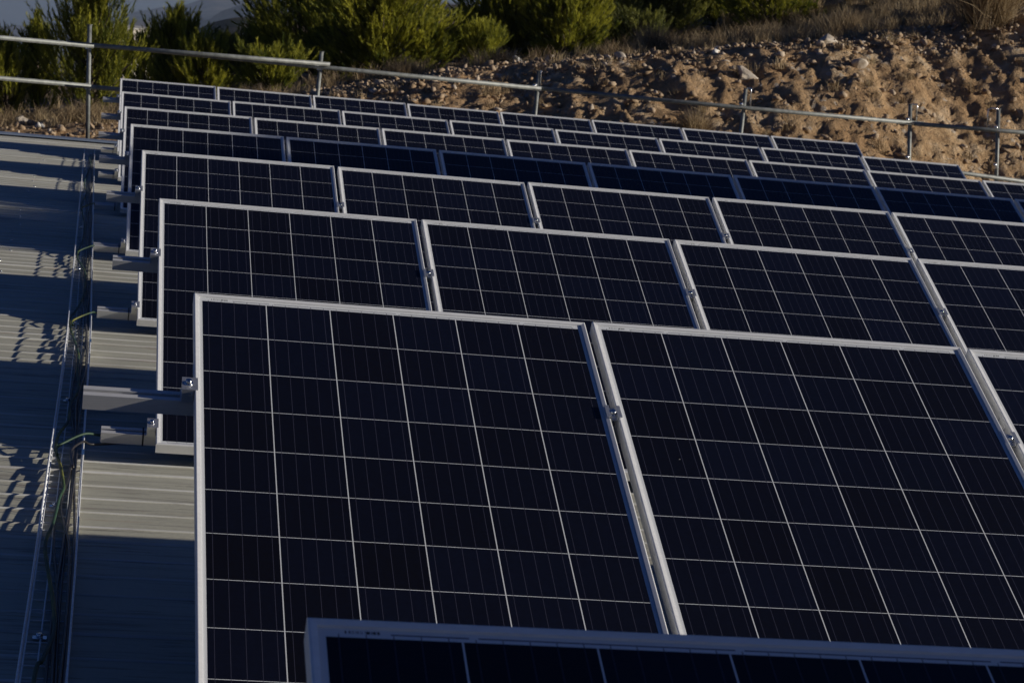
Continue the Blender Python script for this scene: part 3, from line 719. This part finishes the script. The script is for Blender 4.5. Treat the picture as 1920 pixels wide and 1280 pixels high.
# two unseen pines added right of the building to shade parts of the array
def shade_pine(X, Y, H, Rx, label, seed, dens, t0, flat):
    pine(0, 0, 0, 0, label, seed, None, dens, 1.0, (X, Y, -3.9), 'unseen pines added for shade', H, Rx, t0, flat)
shade_pine(16.6, 6.2, 6.48, 1.45, 'unseen flat topped pine beside the building, added to shade the fifth row', 41, 1.7, .94, .22)
shade_pine(15.6, -7.6, 8.6, 2.2, 'unseen tall pine beside the building, added to shade the nearest row', 42, 2.2, .3, 1.0)

def tuft_mesh(name, pts, r2, h, spread, n, wd, mat):
    """stalks and blades: thin bent ribbons leaving each point"""
    V, F, T = [], [], []; nv = 0
    for (x, y, z), hh in pts:
        m_ = n
        a = r2.uniform(0, 2*math.pi, m_); tilt = np.abs(r2.normal(size=m_))*spread; L = hh*r2.uniform(.5, 1.15, m_)
        d = np.stack([np.cos(a)*np.sin(tilt), np.sin(a)*np.sin(tilt), np.cos(tilt)], 1)
        b0 = np.array([x, y, z]) + np.stack([r2.normal(size=m_)*.05, r2.normal(size=m_)*.05, np.full(m_, -.02)], 1)
        s = unit(np.cross(d, r2.normal(size=(m_, 3))))*wd
        mid = b0 + d*(L*.6)[:, None]; tip = b0 + d*(L)[:, None] + np.stack([np.cos(a), np.sin(a), -.3*np.ones(m_)], 1)*(L*.16)[:, None]
        V.append(np.stack([b0 - s, b0 + s, mid + s*.7, mid - s*.7, tip], 1).reshape(-1, 3))
        base = nv + np.arange(m_)*5
        F.append(np.stack([base, base+1, base+2], 1)); F.append(np.stack([base, base+2, base+3], 1)); F.append(np.stack([base+3, base+2, base+4], 1))
        T.append(np.repeat(np.clip(r2.normal(.45, .25) + r2.normal(size=m_)*.15, 0, 1), 5)); nv += m_*5
    return np_mesh(name, np.concatenate(V), np.concatenate(F), mat, False, np.concatenate(T))
pts = []
for i in range(1900):
    x = rng.uniform(9.0, 26); y = rng.uniform(28.8, 50)
    if n3(x*.5, y*.5, 4) < -.18: continue
    pts.append(((x, y, ground(x, y)), rng.uniform(.18, .42)))
for i in range(420):
    x = rng.uniform(-6, 13); y = rng.uniform(28.6, 32.5)
    if n3(x*.6, y*.6, 7) < .0: continue
    pts.append(((x, y, ground(x, y)), rng.uniform(.12, .34)))
for i in range(260):
    x = rng.uniform(-7, 1.2); y = rng.uniform(27.5, 38)
    pts.append(((x, y, ground(x, y)), rng.uniform(.15, .38)))
for i in range(170):
    x = rng.uniform(3, 18); y = rng.uniform(24.5, 28.5)
    pts.append(((x, y, ground(x, y)), rng.uniform(.08, .22)))
tag(link('dry_grass', tuft_mesh('dry_grass', pts, rng, 0, .38, 34, .0045, m_dry)), kind='stuff')

def dry_bush(px, py, Y, h, rad, label, seed, mat=m_dry, n=60):
    r2 = np.random.default_rng(seed); p = at(px, py, Y); z = ground(p.x, p.y)
    root = empty('dry_bush', Matrix.Translation((p.x, p.y, z))); tag(root, label, 'bush', 'dry bushes on the bank')
    pts = [((r2.normal()*rad*.35, r2.normal()*rad*.35, -.03), h*r2.uniform(.7, 1.1)) for _ in range(n)]
    link('twigs', tuft_mesh('twigs', pts, r2, 0, .42, 26, .0035, mat), root)
    sb = MB()
    for i in range(14):
        a = r2.uniform(0, 6.28); t = abs(r2.normal())*.4
        sb.tube([(0,0,-.05), (math.cos(a)*math.sin(t)*h*.5, math.sin(a)*math.sin(t)*h*.5, h*.5*math.cos(t)), (math.cos(a)*math.sin(t)*h*.9, math.sin(a)*math.sin(t)*h*.9, h*.85*math.cos(t))], [.008, .005, .002], 5)
    sb.build('stems', m_bark, root)
dry_bush(1850, 130, 28.6, 1.7, .34, 'large wispy dry bush on the bank at the far right', 51, m_dry, 110)
dry_bush(1905, 60, 31.0, .9, .6, 'brown dry bush behind the large wispy one at the right edge', 52, m_dry, 80)
dry_bush(1300, 175, 25.6, .42, .25, 'dry tuft half way down the bank face right of centre', 53, m_dry, 30)
dry_bush(1228, 102, 30.0, .55, .4, 'brown leafless bush on the crest under the olive pine', 54, m_dry, 50)
dry_bush(490, 165, 29.0, .40, .42, 'low golden bush behind the farthest panels left of the second post', 55, m_dry, 50)
dry_bush(935, 122, 30.2, .34, .3, 'small brown bush just left of the white crest rock', 56, m_dry, 34)
dry_bush(760, 142, 30.5, .36, .4, 'brown bush on the low left part of the bank crest', 57, m_dry, 40)
dry_bush(1590, 55, 31.0, .5, .6, 'straw coloured clump on the crest right of the last pine', 58, m_dry, 60)
dry_bush(150, 205, 29.0, .42, .5, 'dry weeds around the foot of the leftmost guard rail post', 59, m_dry, 50)

# pale shed far behind the left pines
k = NT('shed_wall'); n = k.noise(k.coords(), 2, 5); k.set(Base_Color=k.ramp(n, [(.3,(.55,.48,.38)),(.7,(.66,.60,.50))]), Roughness=.9); m_shed = k.m
p = at(238, 95, 170); sh = tag(empty('farm_shed', Matrix.Translation((p.x, p.y, p.z)) @ Matrix.Rotation(.5, 4, 'Z')), 'pale distant shed glimpsed between the left pines', 'building')
b = MB(); b.box((-1.3, -1.6, -4), (1.3, 1.6, 1.55)); b.build('wall', m_shed, sh)
b = MB(); b.add([(-1.45,-1.75,1.5),(1.45,-1.75,1.5),(1.45,1.75,1.72),(-1.45,1.75,1.72),(-1.45,-1.75,1.6),(1.45,-1.75,1.6),(1.45,1.75,1.82),(-1.45,1.75,1.82)], [(0,3,2,1),(4,5,6,7),(0,1,5,4),(1,2,6,5),(2,3,7,6),(3,0,4,7)]); b.build('roof', m_wall, sh)

# ------------------------------------------------------------------ haze
b = MB(); b.box((-14000, -14000, -142), (14000, 14000, 135))
hm = bpy.data.materials.new('air_haze'); hm.use_nodes = True; t = hm.node_tree; t.nodes.clear()
pv = t.nodes.new('ShaderNodeVolumePrincipled'); pv.inputs['Color'].default_value = rgb(.62,.76,1.0); pv.inputs['Density'].default_value = 5.0e-5; pv.inputs['Anisotropy'].default_value = .2
ou = t.nodes.new('ShaderNodeOutputMaterial'); t.links.new(pv.outputs[0], ou.inputs['Volume'])
tag(b.build('haze', hm), kind='stuff')
